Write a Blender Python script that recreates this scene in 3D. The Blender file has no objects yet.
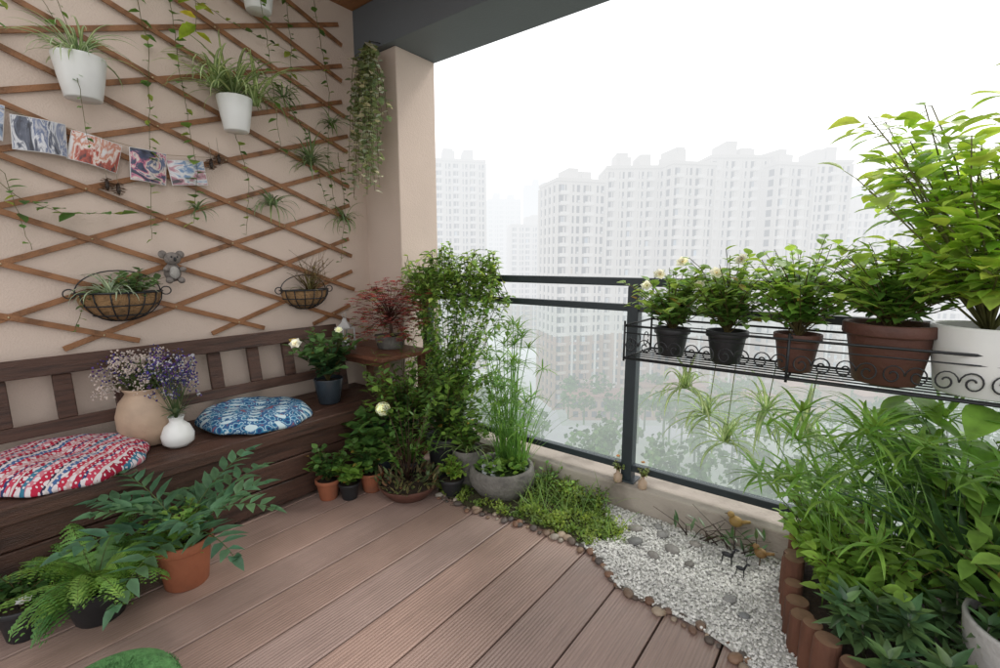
import bpy, math, random
from mathutils import Vector, Matrix, noise
rnd=random.Random(11)
U=rnd.uniform
Z=Vector((0,0,1))
def V(*a): return Vector(a)
scene=bpy.context.scene
# ------------------------------------------------------------------ materials
MATS={}
def newmat(name):
    m=bpy.data.materials.new(name); m.use_nodes=True
    nt=m.node_tree; b=nt.nodes.get('Principled BSDF')
    MATS[name]=m
    return m,nt,b
def N(nt,t,**k):
    n=nt.nodes.new(t)
    for a,v in k.items(): setattr(n,a,v)
    return n
def ramp(nt,stops,interp='LINEAR'):
    r=N(nt,'ShaderNodeValToRGB'); r.color_ramp.interpolation=interp
    el=r.color_ramp.elements
    while len(el)>1: el.remove(el[-1])
    el[0].position=stops[0][0]; el[0].color=(*stops[0][1],1)
    for p,c in stops[1:]:
        e=el.new(p); e.color=(*c,1)
    return r
def mat(name,col,rough=.6,var=.25,scale=8,bump=.2,bscale=60,stretch=(1,1,1),metal=0,dirt=None,spec=.4):
    m,nt,b=newmat(name); L=nt.links.new
    tc=N(nt,'ShaderNodeTexCoord'); mp=N(nt,'ShaderNodeMapping'); mp.inputs['Scale'].default_value=stretch
    L(tc.outputs['Object'],mp.inputs[0])
    n=N(nt,'ShaderNodeTexNoise'); n.inputs['Scale'].default_value=scale; n.inputs['Detail'].default_value=6
    L(mp.outputs[0],n.inputs['Vector'])
    c2=dirt or tuple(x*(1-var) for x in col); c3=tuple(min(1,x*(1+var*.5)) for x in col)
    r=ramp(nt,[(.25,c2),(.5,col),(.75,c3)]); L(n.outputs['Fac'],r.inputs[0])
    L(r.outputs[0],b.inputs['Base Color'])
    b.inputs['Roughness'].default_value=rough; b.inputs['Metallic'].default_value=metal
    b.inputs['Specular IOR Level'].default_value=spec
    n2=N(nt,'ShaderNodeTexNoise'); n2.inputs['Scale'].default_value=bscale; n2.inputs['Detail'].default_value=4
    L(mp.outputs[0],n2.inputs['Vector'])
    bp=N(nt,'ShaderNodeBump'); bp.inputs['Strength'].default_value=bump; bp.inputs['Distance'].default_value=.01
    L(n2.outputs['Fac'],bp.inputs['Height']); L(bp.outputs[0],b.inputs['Normal'])
    return m
def leafmat(name,trans=.35,rough=.45,spec=.35,gain=1.0):
    m,nt,b=newmat(name); L=nt.links.new
    a=N(nt,'ShaderNodeAttribute',attribute_name='col')
    tc=N(nt,'ShaderNodeTexCoord'); n=N(nt,'ShaderNodeTexNoise'); n.inputs['Scale'].default_value=22; n.inputs['Detail'].default_value=4
    L(tc.outputs['Object'],n.inputs['Vector'])
    h=N(nt,'ShaderNodeHueSaturation'); mr=N(nt,'ShaderNodeMapRange'); mr.inputs[1].default_value=.25; mr.inputs[2].default_value=.75; mr.inputs[3].default_value=.65*gain; mr.inputs[4].default_value=1.45*gain
    L(n.outputs['Fac'],mr.inputs[0]); L(mr.outputs[0],h.inputs['Value']); L(a.outputs['Color'],h.inputs['Color'])
    L(h.outputs[0],b.inputs['Base Color']); b.inputs['Roughness'].default_value=rough; b.inputs['Specular IOR Level'].default_value=spec
    t=N(nt,'ShaderNodeBsdfTranslucent'); h2=N(nt,'ShaderNodeHueSaturation'); h2.inputs['Value'].default_value=1.7; h2.inputs['Hue'].default_value=.48; h2.inputs['Saturation'].default_value=1.08
    L(h.outputs[0],h2.inputs['Color']); L(h2.outputs[0],t.inputs[0])
    mx=N(nt,'ShaderNodeMixShader'); mx.inputs[0].default_value=trans
    L(b.outputs[0],mx.inputs[1]); L(t.outputs[0],mx.inputs[2])
    L(mx.outputs[0],nt.nodes['Material Output'].inputs[0])
    return m
def attrmat(name,rough=.6,bump=.2,bscale=80,spec=.4,var=.25,scale=20):
    m,nt,b=newmat(name); L=nt.links.new
    a=N(nt,'ShaderNodeAttribute',attribute_name='col')
    tc=N(nt,'ShaderNodeTexCoord'); n=N(nt,'ShaderNodeTexNoise'); n.inputs['Scale'].default_value=scale; n.inputs['Detail'].default_value=5
    L(tc.outputs['Object'],n.inputs['Vector'])
    h=N(nt,'ShaderNodeHueSaturation'); mr=N(nt,'ShaderNodeMapRange'); mr.inputs[3].default_value=1-var; mr.inputs[4].default_value=1+var
    L(n.outputs['Fac'],mr.inputs[0]); L(mr.outputs[0],h.inputs['Value']); L(a.outputs['Color'],h.inputs['Color'])
    L(h.outputs[0],b.inputs['Base Color']); b.inputs['Roughness'].default_value=rough; b.inputs['Specular IOR Level'].default_value=spec
    n2=N(nt,'ShaderNodeTexNoise'); n2.inputs['Scale'].default_value=bscale
    L(tc.outputs['Object'],n2.inputs['Vector'])
    bp=N(nt,'ShaderNodeBump'); bp.inputs['Strength'].default_value=bump; bp.inputs['Distance'].default_value=.01
    L(n2.outputs['Fac'],bp.inputs['Height']); L(bp.outputs[0],b.inputs['Normal'])
    return m
LEAF=leafmat('leaf',.36,.42,.4,1.12); LEAFD=leafmat('leaf_waxy',.15,.32,.5); PETAL=leafmat('petal',.35,.6,.2)
STONE=attrmat('stone_mix',.55,.3,60); 
PLASTER=mat('plaster',(.60,.485,.41),.85,.14,1.2,.3,120)
WOODC=mat('ceiling_wood',(.30,.13,.05),.5,.4,3,.2,60,(1,14,1))
SLAT=mat('slat_wood',(.25,.115,.05),.5,.55,5,.35,50,(3,3,3))
BENCH=mat('bench_wood',(.068,.032,.021),.42,.6,4,.5,30,(14,1,14),dirt=(.020,.011,.008))
TABLE=mat('table_wood',(.15,.06,.035),.4,.5,4,.3,30,(10,1,10))
IRON=mat('iron',(.018,.019,.022),.45,.3,10,.2,60)
RAIL=mat('rail_paint',(.028,.038,.044),.4,.2,6,.08,60)
BEAM=mat('beam_paint',(.13,.145,.16),.6,.12,2,.1,60)
CONC=mat('curb_stone',(.40,.35,.30),.8,.22,5,.4,90,dirt=(.20,.17,.14))
TERRA=mat('terracotta',(.31,.105,.052),.75,.4,9,.3,60,dirt=(.20,.085,.05))
TERRAD=mat('terracotta_dark',(.10,.042,.030),.6,.45,9,.25,60)
BLACKP=mat('black_plastic',(.02,.02,.022),.45,.3,9,.1,60)
WHITEP=mat('white_glaze',(.70,.70,.68),.28,.12,6,.05,20,spec=.5)
CREAM=mat('cream_ceramic',(.43,.31,.22),.5,.3,7,.2,40)
GREYP=mat('grey_stone',(.15,.14,.125),.85,.5,14,.8,60)
LGREY=mat('pale_concrete',(.42,.41,.40),.8,.3,9,.35,70)
BLUEP=mat('dark_glaze',(.028,.036,.045),.25,.4,9,.05,40)
SOIL=mat('soil',(.035,.022,.014),.95,.5,40,1,90)
COIR=mat('coir',(.27,.16,.075),.95,.5,30,1,120)
LOG=mat('log_bark',(.13,.055,.033),.85,.6,10,.9,40,(1,1,.3))
LOGT=mat('log_end',(.20,.115,.07),.8,.4,20,.3,60)
PLUSH=mat('plush_grey',(.24,.21,.19),.95,.4,30,1,200)
GREENF=mat('green_fleece',(.12,.30,.10),.95,.5,60,1,150)
STRING=mat('string',(.35,.27,.18),.9,.2,9,.1,40)
GROUT=mat('bed_base',(.60,.59,.56),.9,.2,60,.6,150)
MOSSB=mat('bed_soil',(.05,.045,.02),.95,.5,40,1,90)
def deckmat():
    m,nt,b=newmat('deck_composite'); L=nt.links.new
    a=N(nt,'ShaderNodeAttribute',attribute_name='col')
    tc=N(nt,'ShaderNodeTexCoord'); mp=N(nt,'ShaderNodeMapping'); mp.inputs['Scale'].default_value=(60,1.2,1)
    L(tc.outputs['Object'],mp.inputs[0])
    n=N(nt,'ShaderNodeTexNoise'); n.inputs['Scale'].default_value=3; n.inputs['Detail'].default_value=8; L(mp.outputs[0],n.inputs['Vector'])
    n3=N(nt,'ShaderNodeTexNoise'); n3.inputs['Scale'].default_value=2.3; n3.inputs['Detail'].default_value=8; n3.inputs['Roughness'].default_value=.65; L(tc.outputs['Object'],n3.inputs['Vector'])
    ad=N(nt,'ShaderNodeMath',operation='ADD'); L(n.outputs['Fac'],ad.inputs[0]); L(n3.outputs['Fac'],ad.inputs[1])
    mr=N(nt,'ShaderNodeMapRange'); mr.inputs[1].default_value=.6; mr.inputs[2].default_value=1.4; mr.inputs[3].default_value=.66; mr.inputs[4].default_value=1.32; L(ad.outputs[0],mr.inputs[0])
    h=N(nt,'ShaderNodeHueSaturation'); L(mr.outputs[0],h.inputs['Value']); L(a.outputs['Color'],h.inputs['Color']); L(h.outputs[0],b.inputs['Base Color'])
    rr=N(nt,'ShaderNodeMapRange'); rr.inputs[1].default_value=.35; rr.inputs[2].default_value=.65; rr.inputs[3].default_value=.30; rr.inputs[4].default_value=.62; L(n3.outputs['Fac'],rr.inputs[0]); L(rr.outputs[0],b.inputs['Roughness'])
    sx=N(nt,'ShaderNodeSeparateXYZ'); L(tc.outputs['Object'],sx.inputs[0])
    mu=N(nt,'ShaderNodeMath',operation='MULTIPLY'); mu.inputs[1].default_value=2*math.pi/.0125; L(sx.outputs[0],mu.inputs[0])
    si=N(nt,'ShaderNodeMath',operation='SINE'); L(mu.outputs[0],si.inputs[0])
    bp=N(nt,'ShaderNodeBump'); bp.inputs['Strength'].default_value=.5; bp.inputs['Distance'].default_value=.0016; L(si.outputs[0],bp.inputs['Height'])
    bp2=N(nt,'ShaderNodeBump'); bp2.inputs['Strength'].default_value=.35; bp2.inputs['Distance'].default_value=.002; L(n.outputs['Fac'],bp2.inputs['Height']); L(bp.outputs[0],bp2.inputs['Normal'])
    L(bp2.outputs[0],b.inputs['Normal'])
    return m
DECK=deckmat()
def glassmat():
    m,nt,b=newmat('railing_glass'); L=nt.links.new
    t=N(nt,'ShaderNodeBsdfTransparent'); t.inputs[0].default_value=(.97,.99,.985,1)
    g=N(nt,'ShaderNodeBsdfGlossy'); g.inputs['Roughness'].default_value=.02; g.inputs[0].default_value=(.9,.95,.95,1)
    mx=N(nt,'ShaderNodeMixShader'); mx.inputs[0].default_value=.035
    L(t.outputs[0],mx.inputs[1]); L(g.outputs[0],mx.inputs[2]); L(mx.outputs[0],nt.nodes['Material Output'].inputs[0])
    return m
GLASS=glassmat()
def cushmat(name,kind):
    m,nt,b=newmat(name); L=nt.links.new
    tc=N(nt,'ShaderNodeTexCoord'); 
    nz=N(nt,'ShaderNodeTexNoise'); nz.inputs['Scale'].default_value=14; L(tc.outputs['Object'],nz.inputs['Vector'])
    ma=N(nt,'ShaderNodeMixRGB'); ma.inputs[0].default_value=.03; L(tc.outputs['Object'],ma.inputs[1]); L(nz.outputs['Color'],ma.inputs[2])
    sx=N(nt,'ShaderNodeSeparateXYZ'); L(ma.outputs[0],sx.inputs[0])
    def f(inp,mult,op='SINE'):
        a=N(nt,'ShaderNodeMath',operation='MULTIPLY'); a.inputs[1].default_value=mult; L(inp,a.inputs[0])
        s=N(nt,'ShaderNodeMath',operation=op); L(a.outputs[0],s.inputs[0]); return s.outputs[0]
    def op(o,a,b_):
        s=N(nt,'ShaderNodeMath',operation=o); L(a,s.inputs[0])
        if isinstance(b_,(int,float)): s.inputs[1].default_value=b_
        else: L(b_,s.inputs[1])
        return s.outputs[0]
    if kind=='red':
        band=f(sx.outputs[0],5.2,'FRACT')
        base=ramp(nt,[(0,(.36,.02,.05)),(.08,(.03,.05,.13)),(.13,(.45,.05,.09)),(.24,(.55,.50,.48)),(.28,(.30,.015,.04)),(.38,(.04,.16,.24)),(.45,(.50,.16,.20)),(.54,(.40,.02,.05)),(.66,(.03,.03,.06)),(.70,(.55,.50,.48)),(.74,(.06,.12,.26)),(.82,(.42,.03,.06)),(.92,(.50,.30,.30))],'CONSTANT'); L(band,base.inputs[0])
        zz=op('ADD',f(sx.outputs[0],210),op('MULTIPLY',f(sx.outputs[1],150),1.0))
        dd=op('MULTIPLY',f(sx.outputs[1],330),f(sx.outputs[0],290))
        g1=op('GREATER_THAN',zz,1.15); g2=op('GREATER_THAN',dd,.55); gt=op('MAXIMUM',g1,g2)
        c2=(.60,.54,.55,1)
    else:
        v=N(nt,'ShaderNodeTexVoronoi'); v.inputs['Scale'].default_value=34; L(ma.outputs[0],v.inputs['Vector'])
        base=ramp(nt,[(0,(.45,.55,.58)),(.13,(.02,.05,.14)),(.30,(.03,.15,.27)),(.46,(.34,.46,.52)),(.54,(.03,.10,.22)),(.78,(.20,.08,.10))],'CONSTANT'); L(v.outputs['Distance'],base.inputs[0])
        z=f(sx.outputs[1],150); x=f(sx.outputs[0],55)
        gt=op('GREATER_THAN',op('ADD',z,x),1.1)
        c2=(.45,.55,.58,1)
    mx=N(nt,'ShaderNodeMixRGB'); L(gt,mx.inputs[0]); L(base.outputs[0],mx.inputs[1]); mx.inputs[2].default_value=c2
    L(mx.outputs[0],b.inputs['Base Color']); b.inputs['Roughness'].default_value=.9; b.inputs['Specular IOR Level'].default_value=.15
    n2=N(nt,'ShaderNodeTexNoise'); n2.inputs['Scale'].default_value=220; L(tc.outputs['Object'],n2.inputs['Vector'])
    bp=N(nt,'ShaderNodeBump'); bp.inputs['Strength'].default_value=.4; bp.inputs['Distance'].default_value=.004; L(n2.outputs['Fac'],bp.inputs['Height']); L(bp.outputs[0],b.inputs['Normal'])
    return m
CUR=cushmat('woven_red','red'); CUB=cushmat('batik_blue','blue')
def printmat(name,stops,seed,sc,grad):
    m,nt,b=newmat(name); L=nt.links.new
    tc=N(nt,'ShaderNodeTexCoord'); mp=N(nt,'ShaderNodeMapping'); mp.inputs['Location'].default_value=(seed,seed*2,0); mp.inputs['Scale'].default_value=sc; L(tc.outputs['Object'],mp.inputs[0])
    n=N(nt,'ShaderNodeTexNoise'); n.inputs['Scale'].default_value=9; n.inputs['Detail'].default_value=9; n.inputs['Roughness'].default_value=.6; n.inputs['Distortion'].default_value=1.0; L(mp.outputs[0],n.inputs['Vector'])
    sx=N(nt,'ShaderNodeSeparateXYZ'); L(tc.outputs['Object'],sx.inputs[0])
    a=N(nt,'ShaderNodeMath',operation='MULTIPLY_ADD'); a.inputs[1].default_value=grad[0]; L(sx.outputs[2],a.inputs[0]); L(n.outputs['Fac'],a.inputs[2])
    a2=N(nt,'ShaderNodeMath',operation='MULTIPLY_ADD'); a2.inputs[1].default_value=grad[1]; L(sx.outputs[1],a2.inputs[0]); L(a.outputs[0],a2.inputs[2])
    r=ramp(nt,stops,'EASE'); L(a2.outputs[0],r.inputs[0]); L(r.outputs[0],b.inputs['Base Color']); b.inputs['Roughness'].default_value=.3
    return m
# city materials : haze is painted in as surface emission, rising with distance and height
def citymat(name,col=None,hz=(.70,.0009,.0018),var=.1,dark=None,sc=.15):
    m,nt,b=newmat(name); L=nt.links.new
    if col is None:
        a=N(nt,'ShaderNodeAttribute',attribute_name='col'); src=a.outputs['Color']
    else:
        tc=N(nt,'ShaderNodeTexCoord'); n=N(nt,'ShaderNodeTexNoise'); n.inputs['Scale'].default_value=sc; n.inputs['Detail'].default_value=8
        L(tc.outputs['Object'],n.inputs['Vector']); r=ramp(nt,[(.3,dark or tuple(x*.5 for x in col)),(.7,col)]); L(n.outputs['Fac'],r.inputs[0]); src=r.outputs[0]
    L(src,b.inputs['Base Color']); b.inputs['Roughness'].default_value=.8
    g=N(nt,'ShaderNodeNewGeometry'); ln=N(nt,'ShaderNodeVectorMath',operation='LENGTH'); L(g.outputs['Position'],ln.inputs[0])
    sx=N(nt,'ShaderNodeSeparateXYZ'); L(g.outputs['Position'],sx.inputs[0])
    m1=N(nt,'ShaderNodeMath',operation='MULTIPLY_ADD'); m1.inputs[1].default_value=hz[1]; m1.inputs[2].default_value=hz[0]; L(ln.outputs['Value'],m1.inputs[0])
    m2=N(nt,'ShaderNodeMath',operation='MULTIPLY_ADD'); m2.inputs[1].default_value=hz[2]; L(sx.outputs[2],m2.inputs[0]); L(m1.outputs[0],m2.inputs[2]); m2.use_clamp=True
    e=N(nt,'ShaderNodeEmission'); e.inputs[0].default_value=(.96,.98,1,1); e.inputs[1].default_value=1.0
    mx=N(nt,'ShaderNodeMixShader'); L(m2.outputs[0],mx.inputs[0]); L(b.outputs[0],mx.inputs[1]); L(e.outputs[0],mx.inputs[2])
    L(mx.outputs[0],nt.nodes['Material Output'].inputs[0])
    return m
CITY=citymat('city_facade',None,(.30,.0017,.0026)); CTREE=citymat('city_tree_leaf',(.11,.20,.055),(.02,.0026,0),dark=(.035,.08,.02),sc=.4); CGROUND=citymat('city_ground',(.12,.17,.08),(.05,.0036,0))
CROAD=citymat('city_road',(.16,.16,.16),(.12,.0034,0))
# ------------------------------------------------------------------ mesh builder
class MB:
    def __init__(s): s.v=[];s.f=[];s.c=[];s.m=[]
    def add(s,vs,fs,col=(.5,.5,.5),mi=0):
        o=len(s.v); s.v+= [tuple(x) for x in vs]
        if isinstance(col,list): s.c+=col
        else: s.c+=[col]*len(vs)
        s.f+=[tuple(i+o for i in f) for f in fs]; s.m+=[mi]*len(fs)
    def box(s,a,b,col=(.5,.5,.5),mi=0,M=None):
        x0,y0,z0=a;x1,y1,z1=b
        vs=[V(x,y,z) for z in (z0,z1) for x,y in ((x0,y0),(x1,y0),(x1,y1),(x0,y1))]
        if M is not None: vs=[M@v for v in vs]
        s.add(vs,[(3,2,1,0),(4,5,6,7),(0,1,5,4),(1,2,6,5),(2,3,7,6),(3,0,4,7)],col,mi)
    def tube(s,pts,r0,r1=None,col=(.1,.1,.1),mi=0,k=5,cap=True):
        r1=r0 if r1 is None else r1
        pts=[Vector(p) for p in pts]; n=len(pts); vs=[];fs=[]
        ref=None
        for i,p in enumerate(pts):
            d=(pts[min(i+1,n-1)]-pts[max(i-1,0)])
            if d.length<1e-7: d=V(0,0,1)
            d.normalize()
            if ref is None: ref=d.orthogonal().normalized()
            u=ref-d*ref.dot(d)
            if u.length<1e-4: u=d.orthogonal()
            u.normalize(); ref=u; w=d.cross(u)
            r=r0+(r1-r0)*i/max(1,n-1)
            for j in range(k):
                a=2*math.pi*j/k; vs.append(p+(u*math.cos(a)+w*math.sin(a))*r)
        for i in range(n-1):
            for j in range(k):
                a=i*k+j;b=i*k+(j+1)%k; fs.append((a,b,b+k,a+k))
        if cap: fs.append(tuple(range(k))[::-1]); fs.append(tuple((n-1)*k+j for j in range(k)))
        s.add(vs,fs,col,mi)
    def lathe(s,c,prof,k=32,col=(.5,.5,.5),mi=0,wob=0):
        c=Vector(c); vs=[];fs=[]
        for r,z in prof:
            for j in range(k):
                a=2*math.pi*j/k; q=1+wob*noise.noise(V(math.cos(a)*1.5,math.sin(a)*1.5,z*9+c.x*7))
                vs.append(c+V(r*math.cos(a)*q,r*math.sin(a)*q,z))
        for i in range(len(prof)-1):
            for j in range(k):
                a=i*k+j;b=i*k+(j+1)%k; fs.append((a,b,b+k,a+k))
        s.add(vs,fs,col,mi)
    def ell(s,c,r,col=(.5,.5,.5),mi=0,u=10,w=7,jit=0,rot=None):
        c=Vector(c); vs=[];fs=[]
        if not hasattr(r,'__len__'): r=(r,r,r)
        for i in range(w+1):
            t=math.pi*i/w
            for j in range(u):
                a=2*math.pi*j/u; q=1+U(-jit,jit)
                p=V(math.sin(t)*math.cos(a)*r[0]*q,math.sin(t)*math.sin(a)*r[1]*q,math.cos(t)*r[2]*q)
                if rot: p=rot@p
                vs.append(c+p)
        for i in range(w):
            for j in range(u):
                a=i*u+j;b=i*u+(j+1)%u; fs.append((a,a+u,b+u,b))
        s.add(vs,fs,col,mi)
    def obj(s,name,mats,parent=None,smooth=True,bevel=0,auto=False):
        me=bpy.data.meshes.new(name); me.from_pydata(s.v,[],s.f)
        if not isinstance(mats,(list,tuple)): mats=[mats]
        for m in mats: me.materials.append(m)
        me.polygons.foreach_set('material_index',s.m)
        a=me.color_attributes.new('col','FLOAT_COLOR','POINT')
        flat=[]
        for c in s.c: flat+= [c[0],c[1],c[2],1]
        a.data.foreach_set('color',flat)
        me.polygons.foreach_set('use_smooth',[smooth]*len(me.polygons))
        me.update()
        o=bpy.data.objects.new(name,me); scene.collection.objects.link(o)
        if bevel:
            b=o.modifiers.new('bevel','BEVEL'); b.width=bevel; b.segments=2; b.limit_method='ANGLE'
        if parent: o.parent=parent
        return o
def empty(name,loc=(0,0,0)):
    e=bpy.data.objects.new(name,None); e.empty_display_size=.1; scene.collection.objects.link(e); return e
def jc(c,v=.25):
    k=1+U(-v,v); h=U(-v,v)*.4
    return (max(0,c[0]*k*(1+h)),max(0,c[1]*k),max(0,c[2]*k*(1-h)))
def mixc(a,b,t): return tuple(a[i]*(1-t)+b[i]*t for i in range(3))
def ov(t): return max(.02,math.sin(math.pi*min(1,t**.75*.98+.02)))
def strapf(t): return max(.03,min(1,.45+t*3)*(1-t**2.2)**.8)
def lance(t): return max(.02,math.sin(math.pi*min(1,t**.6*.97+.03)))
def leaf(B,p,d,L,W,col,droop=.3,fold=.25,n=4,prof=ov,mid=None,edge=None,up=Z,mi=0,twist=0):
    d=Vector(d).normalized(); p=Vector(p)
    side=d.cross(up)
    if side.length<.05: side=d.cross(V(U(-1,1),U(-1,1),.1))
    side.normalize(); side=(Matrix.Rotation(twist+U(-.35,.35),3,d)@side)
    vs=[];cs=[]
    for i in range(n+1):
        t=i/n; w=W*.5*prof(t); nr=side.cross(d)
        vs+= [p-side*w+nr*w*fold, p.copy(), p+side*w+nr*w*fold]
        e=edge or col; c=mid or tuple(x*.85 for x in col)
        cs+= [e,c,e]
        p=p+d*(L/n); d=(d-Z*droop/n).normalized()
    fs=[]
    for i in range(n):
        a=i*3; fs+= [(a,a+1,a+4,a+3),(a+1,a+2,a+5,a+4)]
    B.add(vs,fs,cs,mi); return p
def strap(B,p,az,elev,L,W,bend,col,n=9,mid=None,fold=.3,taper=strapf):
    p=Vector(p); e=elev; vs=[];cs=[]
    wob=U(-.4,.4)
    for i in range(n+1):
        t=i/n; d=V(math.cos(az)*math.cos(e),math.sin(az)*math.cos(e),math.sin(e)); s=V(-math.sin(az),math.cos(az),0); nr=d.cross(s)*-1
        w=W*.5*taper(t)
        vs+=[p-s*w+nr*w*fold,p.copy(),p+s*w+nr*w*fold]; cs+=[col,mid or tuple(x*.8 for x in col),col]
        p=p+d*(L/n); e-=bend/n*(.5+t); az+=wob/n
    fs=[]
    for i in range(n):
        a=i*3; fs+= [(a,a+1,a+4,a+3),(a+1,a+2,a+5,a+4)]
    B.add(vs,fs,cs); return p
def spider(B,p,n,L,col=(.12,.23,.06),mid=(.45,.52,.28),W=.016,down=1.0,elev=(.5,1.4),zlo=None,az=(0,6.283)):
    for i in range(n):
        k=U(.55,1.1)
        strap(B,Vector(p)+V(U(-.015,.015),U(-.015,.015),0),U(*az),U(*elev),L*k,W*U(.7,1.2),U(1.6,2.9)*down,jc(col),mid=jc(mid,.15) if mid else None)
def shrub(B,p,ns,H,S,LL,LW,nl,col,droop=.4,stemcol=(.10,.08,.03),prof=ov,lean=(0,0),start=.25,tip=None,v=.3,sr=.003,fold=.25,elev=None,n=4):
    p=Vector(p)
    for i in range(ns):
        az=U(0,6.283); sp=S*math.sqrt(U(.03,1)); h=H*U(.45,1.0)*(1-.25*(sp/max(S,1e-5))**2)
        if U(0,1)<.12: h*=1.18
        end=p+V(math.cos(az)*sp+lean[0]*h,math.sin(az)*sp+lean[1]*h,h)
        c1=p+V(math.cos(az)*sp*.2,math.sin(az)*sp*.2,h*.55)
        pts=[]
        for k in range(7):
            t=k/6; pts.append(p*(1-t)**2+c1*2*t*(1-t)+end*t*t+V(U(-1,1),U(-1,1),U(-1,1))*.006)
        B.tube(pts,sr,sr*.4,stemcol,k=4,cap=False)
        for j in range(nl):
            t=start+(1-start)*(j+U(0,.8))/nl; t=min(t,1); kk=min(5,int(t*6)); f=t*6-kk
            q=pts[kk].lerp(pts[kk+1],f); a2=U(0,6.283)
            d=V(math.cos(a2),math.sin(a2),U(-.2,.9) if elev is None else U(*elev))
            c=jc(col,v)
            if tip and t>.7: c=mixc(c,tip,U(.2,.95))
            if U(0,1)<.012: c=jc((.35,.27,.06),.3)
            s=U(.55,1.2)
            leaf(B,q,d,LL*s,LW*s,c,droop*U(.5,1.5),fold,n,prof)
def vine(B,pts,step,LL,LW,col,stemcol=(.10,.10,.03),droop=.5,sr=.0018,out=(0,0,0),v=.3,tip=None):
    pts=[Vector(p) for p in pts]; P=[]
    for i in range(len(pts)-1):
        k=max(2,int((pts[i+1]-pts[i]).length/.03))
        for j in range(k): P.append(pts[i].lerp(pts[i+1],j/k)+V(U(-1,1),U(-1,1),U(-1,1))*.004)
    P.append(pts[-1]); B.tube(P,sr,sr*.6,stemcol,k=4,cap=False)
    acc=0
    for i in range(1,len(P)):
        acc+=(P[i]-P[i-1]).length
        while acc>step:
            acc-=step*U(.7,1.3); a=U(0,6.283); d=V(math.cos(a),math.sin(a),U(-.6,.5))+Vector(out); s=U(.6,1.15)
            leaf(B,P[i],d,LL*s,LW*s,jc(tip if tip and U(0,1)<.3 else col,v),droop,.2,3)
def flower(B,c,r,col,layers=3,cc=(.6,.45,.1),face=Z):
    c=Vector(c); face=Vector(face).normalized(); t1=face.orthogonal().normalized(); t2=face.cross(t1)
    for l in range(layers):
        k=6-l; e=.25+l*.5
        for j in range(k):
            a=6.283*j/k+l*.5+U(-.15,.15); d=(t1*math.cos(a)+t2*math.sin(a))*math.cos(e)+face*math.sin(e)
            leaf(B,c+face*.1*r*l,d,r*(1-.2*l),r*.95,jc(col,.08),-.2,.35,3,ov,up=face)
    B.ell(c+face*r*.35,r*.16,cc,0,6,4)
def pot(name,c,r,h,m,rb=None,rim=True,parent=None,segs=36,soil=True):
    rb=rb or r*.72; B=MB(); t=max(.005,r*.07)
    if rim: prof=[(0,.0),(rb*.95,0),(rb,.004),(r*.93,h*.78),(r*.935,h*.8),(r*1.03,h*.81),(r*1.05,h*.83),(r*1.05,h*.98),(r*1.03,h),(r*.95,h),(r*.93,h*.98),(r*.88,h*.8)]
    else: prof=[(0,0),(rb*.95,0),(rb,.005),(rb+(r-rb)*.55,h*.5),(r,h*.97),(r*.99,h),(r-t,h),(r-t,h*.97),(r-t*1.3,h*.8)]
    B.lathe(c,prof,segs,mi=0)
    if soil:
        B.lathe(c,[(r*.92,h*.86),(r*.5,h*.89),(0.0001,h*.9)],segs,mi=1)
    return B.obj(name,[m,SOIL],parent)
def potted(name,c,r,h,m,fn,rim=True,rb=None,lm=None,potname='pot'):
    e=empty(name); pot(potname,c,r,h,m,rb,rim,e)
    B=MB(); fn(B,V(c[0],c[1],c[2]+h*.88)); B.obj('foliage',lm or LEAF,e); return e
# ------------------------------------------------------------------ world, light, camera
w=bpy.data.worlds.new('World'); scene.world=w; w.use_nodes=True; nt=w.node_tree; nt.nodes.clear()
sky=nt.nodes.new('ShaderNodeTexSky'); sky.sky_type='NISHITA'; sky.sun_disc=False; sky.sun_elevation=math.radians(50); sky.sun_rotation=math.radians(25); sky.dust_density=4; sky.air_density=1.2
bg1=nt.nodes.new('ShaderNodeBackground'); bg1.inputs[1].default_value=.12
bg2=nt.nodes.new('ShaderNodeBackground'); bg2.inputs[0].default_value=(1,1,1,1); bg2.inputs[1].default_value=1.75
mx=nt.nodes.new('ShaderNodeMixShader'); mx.inputs[0].default_value=.85
ow=nt.nodes.new('ShaderNodeOutputWorld')
nt.links.new(sky.outputs[0],bg1.inputs[0]); nt.links.new(bg1.outputs[0],mx.inputs[1]); nt.links.new(bg2.outputs[0],mx.inputs[2]); nt.links.new(mx.outputs[0],ow.inputs[0])
sl=bpy.data.lights.new('sun','SUN'); sl.energy=1.5; sl.angle=math.radians(12); sl.color=(1,.97,.92)
so=bpy.data.objects.new('sun',sl); scene.collection.objects.link(so)
sd=V(math.sin(math.radians(25))*math.cos(math.radians(50)),math.cos(math.radians(25))*math.cos(math.radians(50)),math.sin(math.radians(50)))
so.rotation_euler=sd.to_track_quat('Z','Y').to_euler(); so.location=(0,5,8)
cd=bpy.data.cameras.new('camera'); cam=bpy.data.objects.new('camera',cd); scene.collection.objects.link(cam)
cam.location=(0,0,1.25); cam.rotation_euler=(math.radians(90-8.6),0,math.radians(37.7)); cd.sensor_width=36; cd.lens=17.1; cd.clip_start=.02; cd.clip_end=6000
scene.camera=cam
scene.view_settings.view_transform='Standard'; scene.view_settings.look='None'; scene.view_settings.exposure=0
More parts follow.
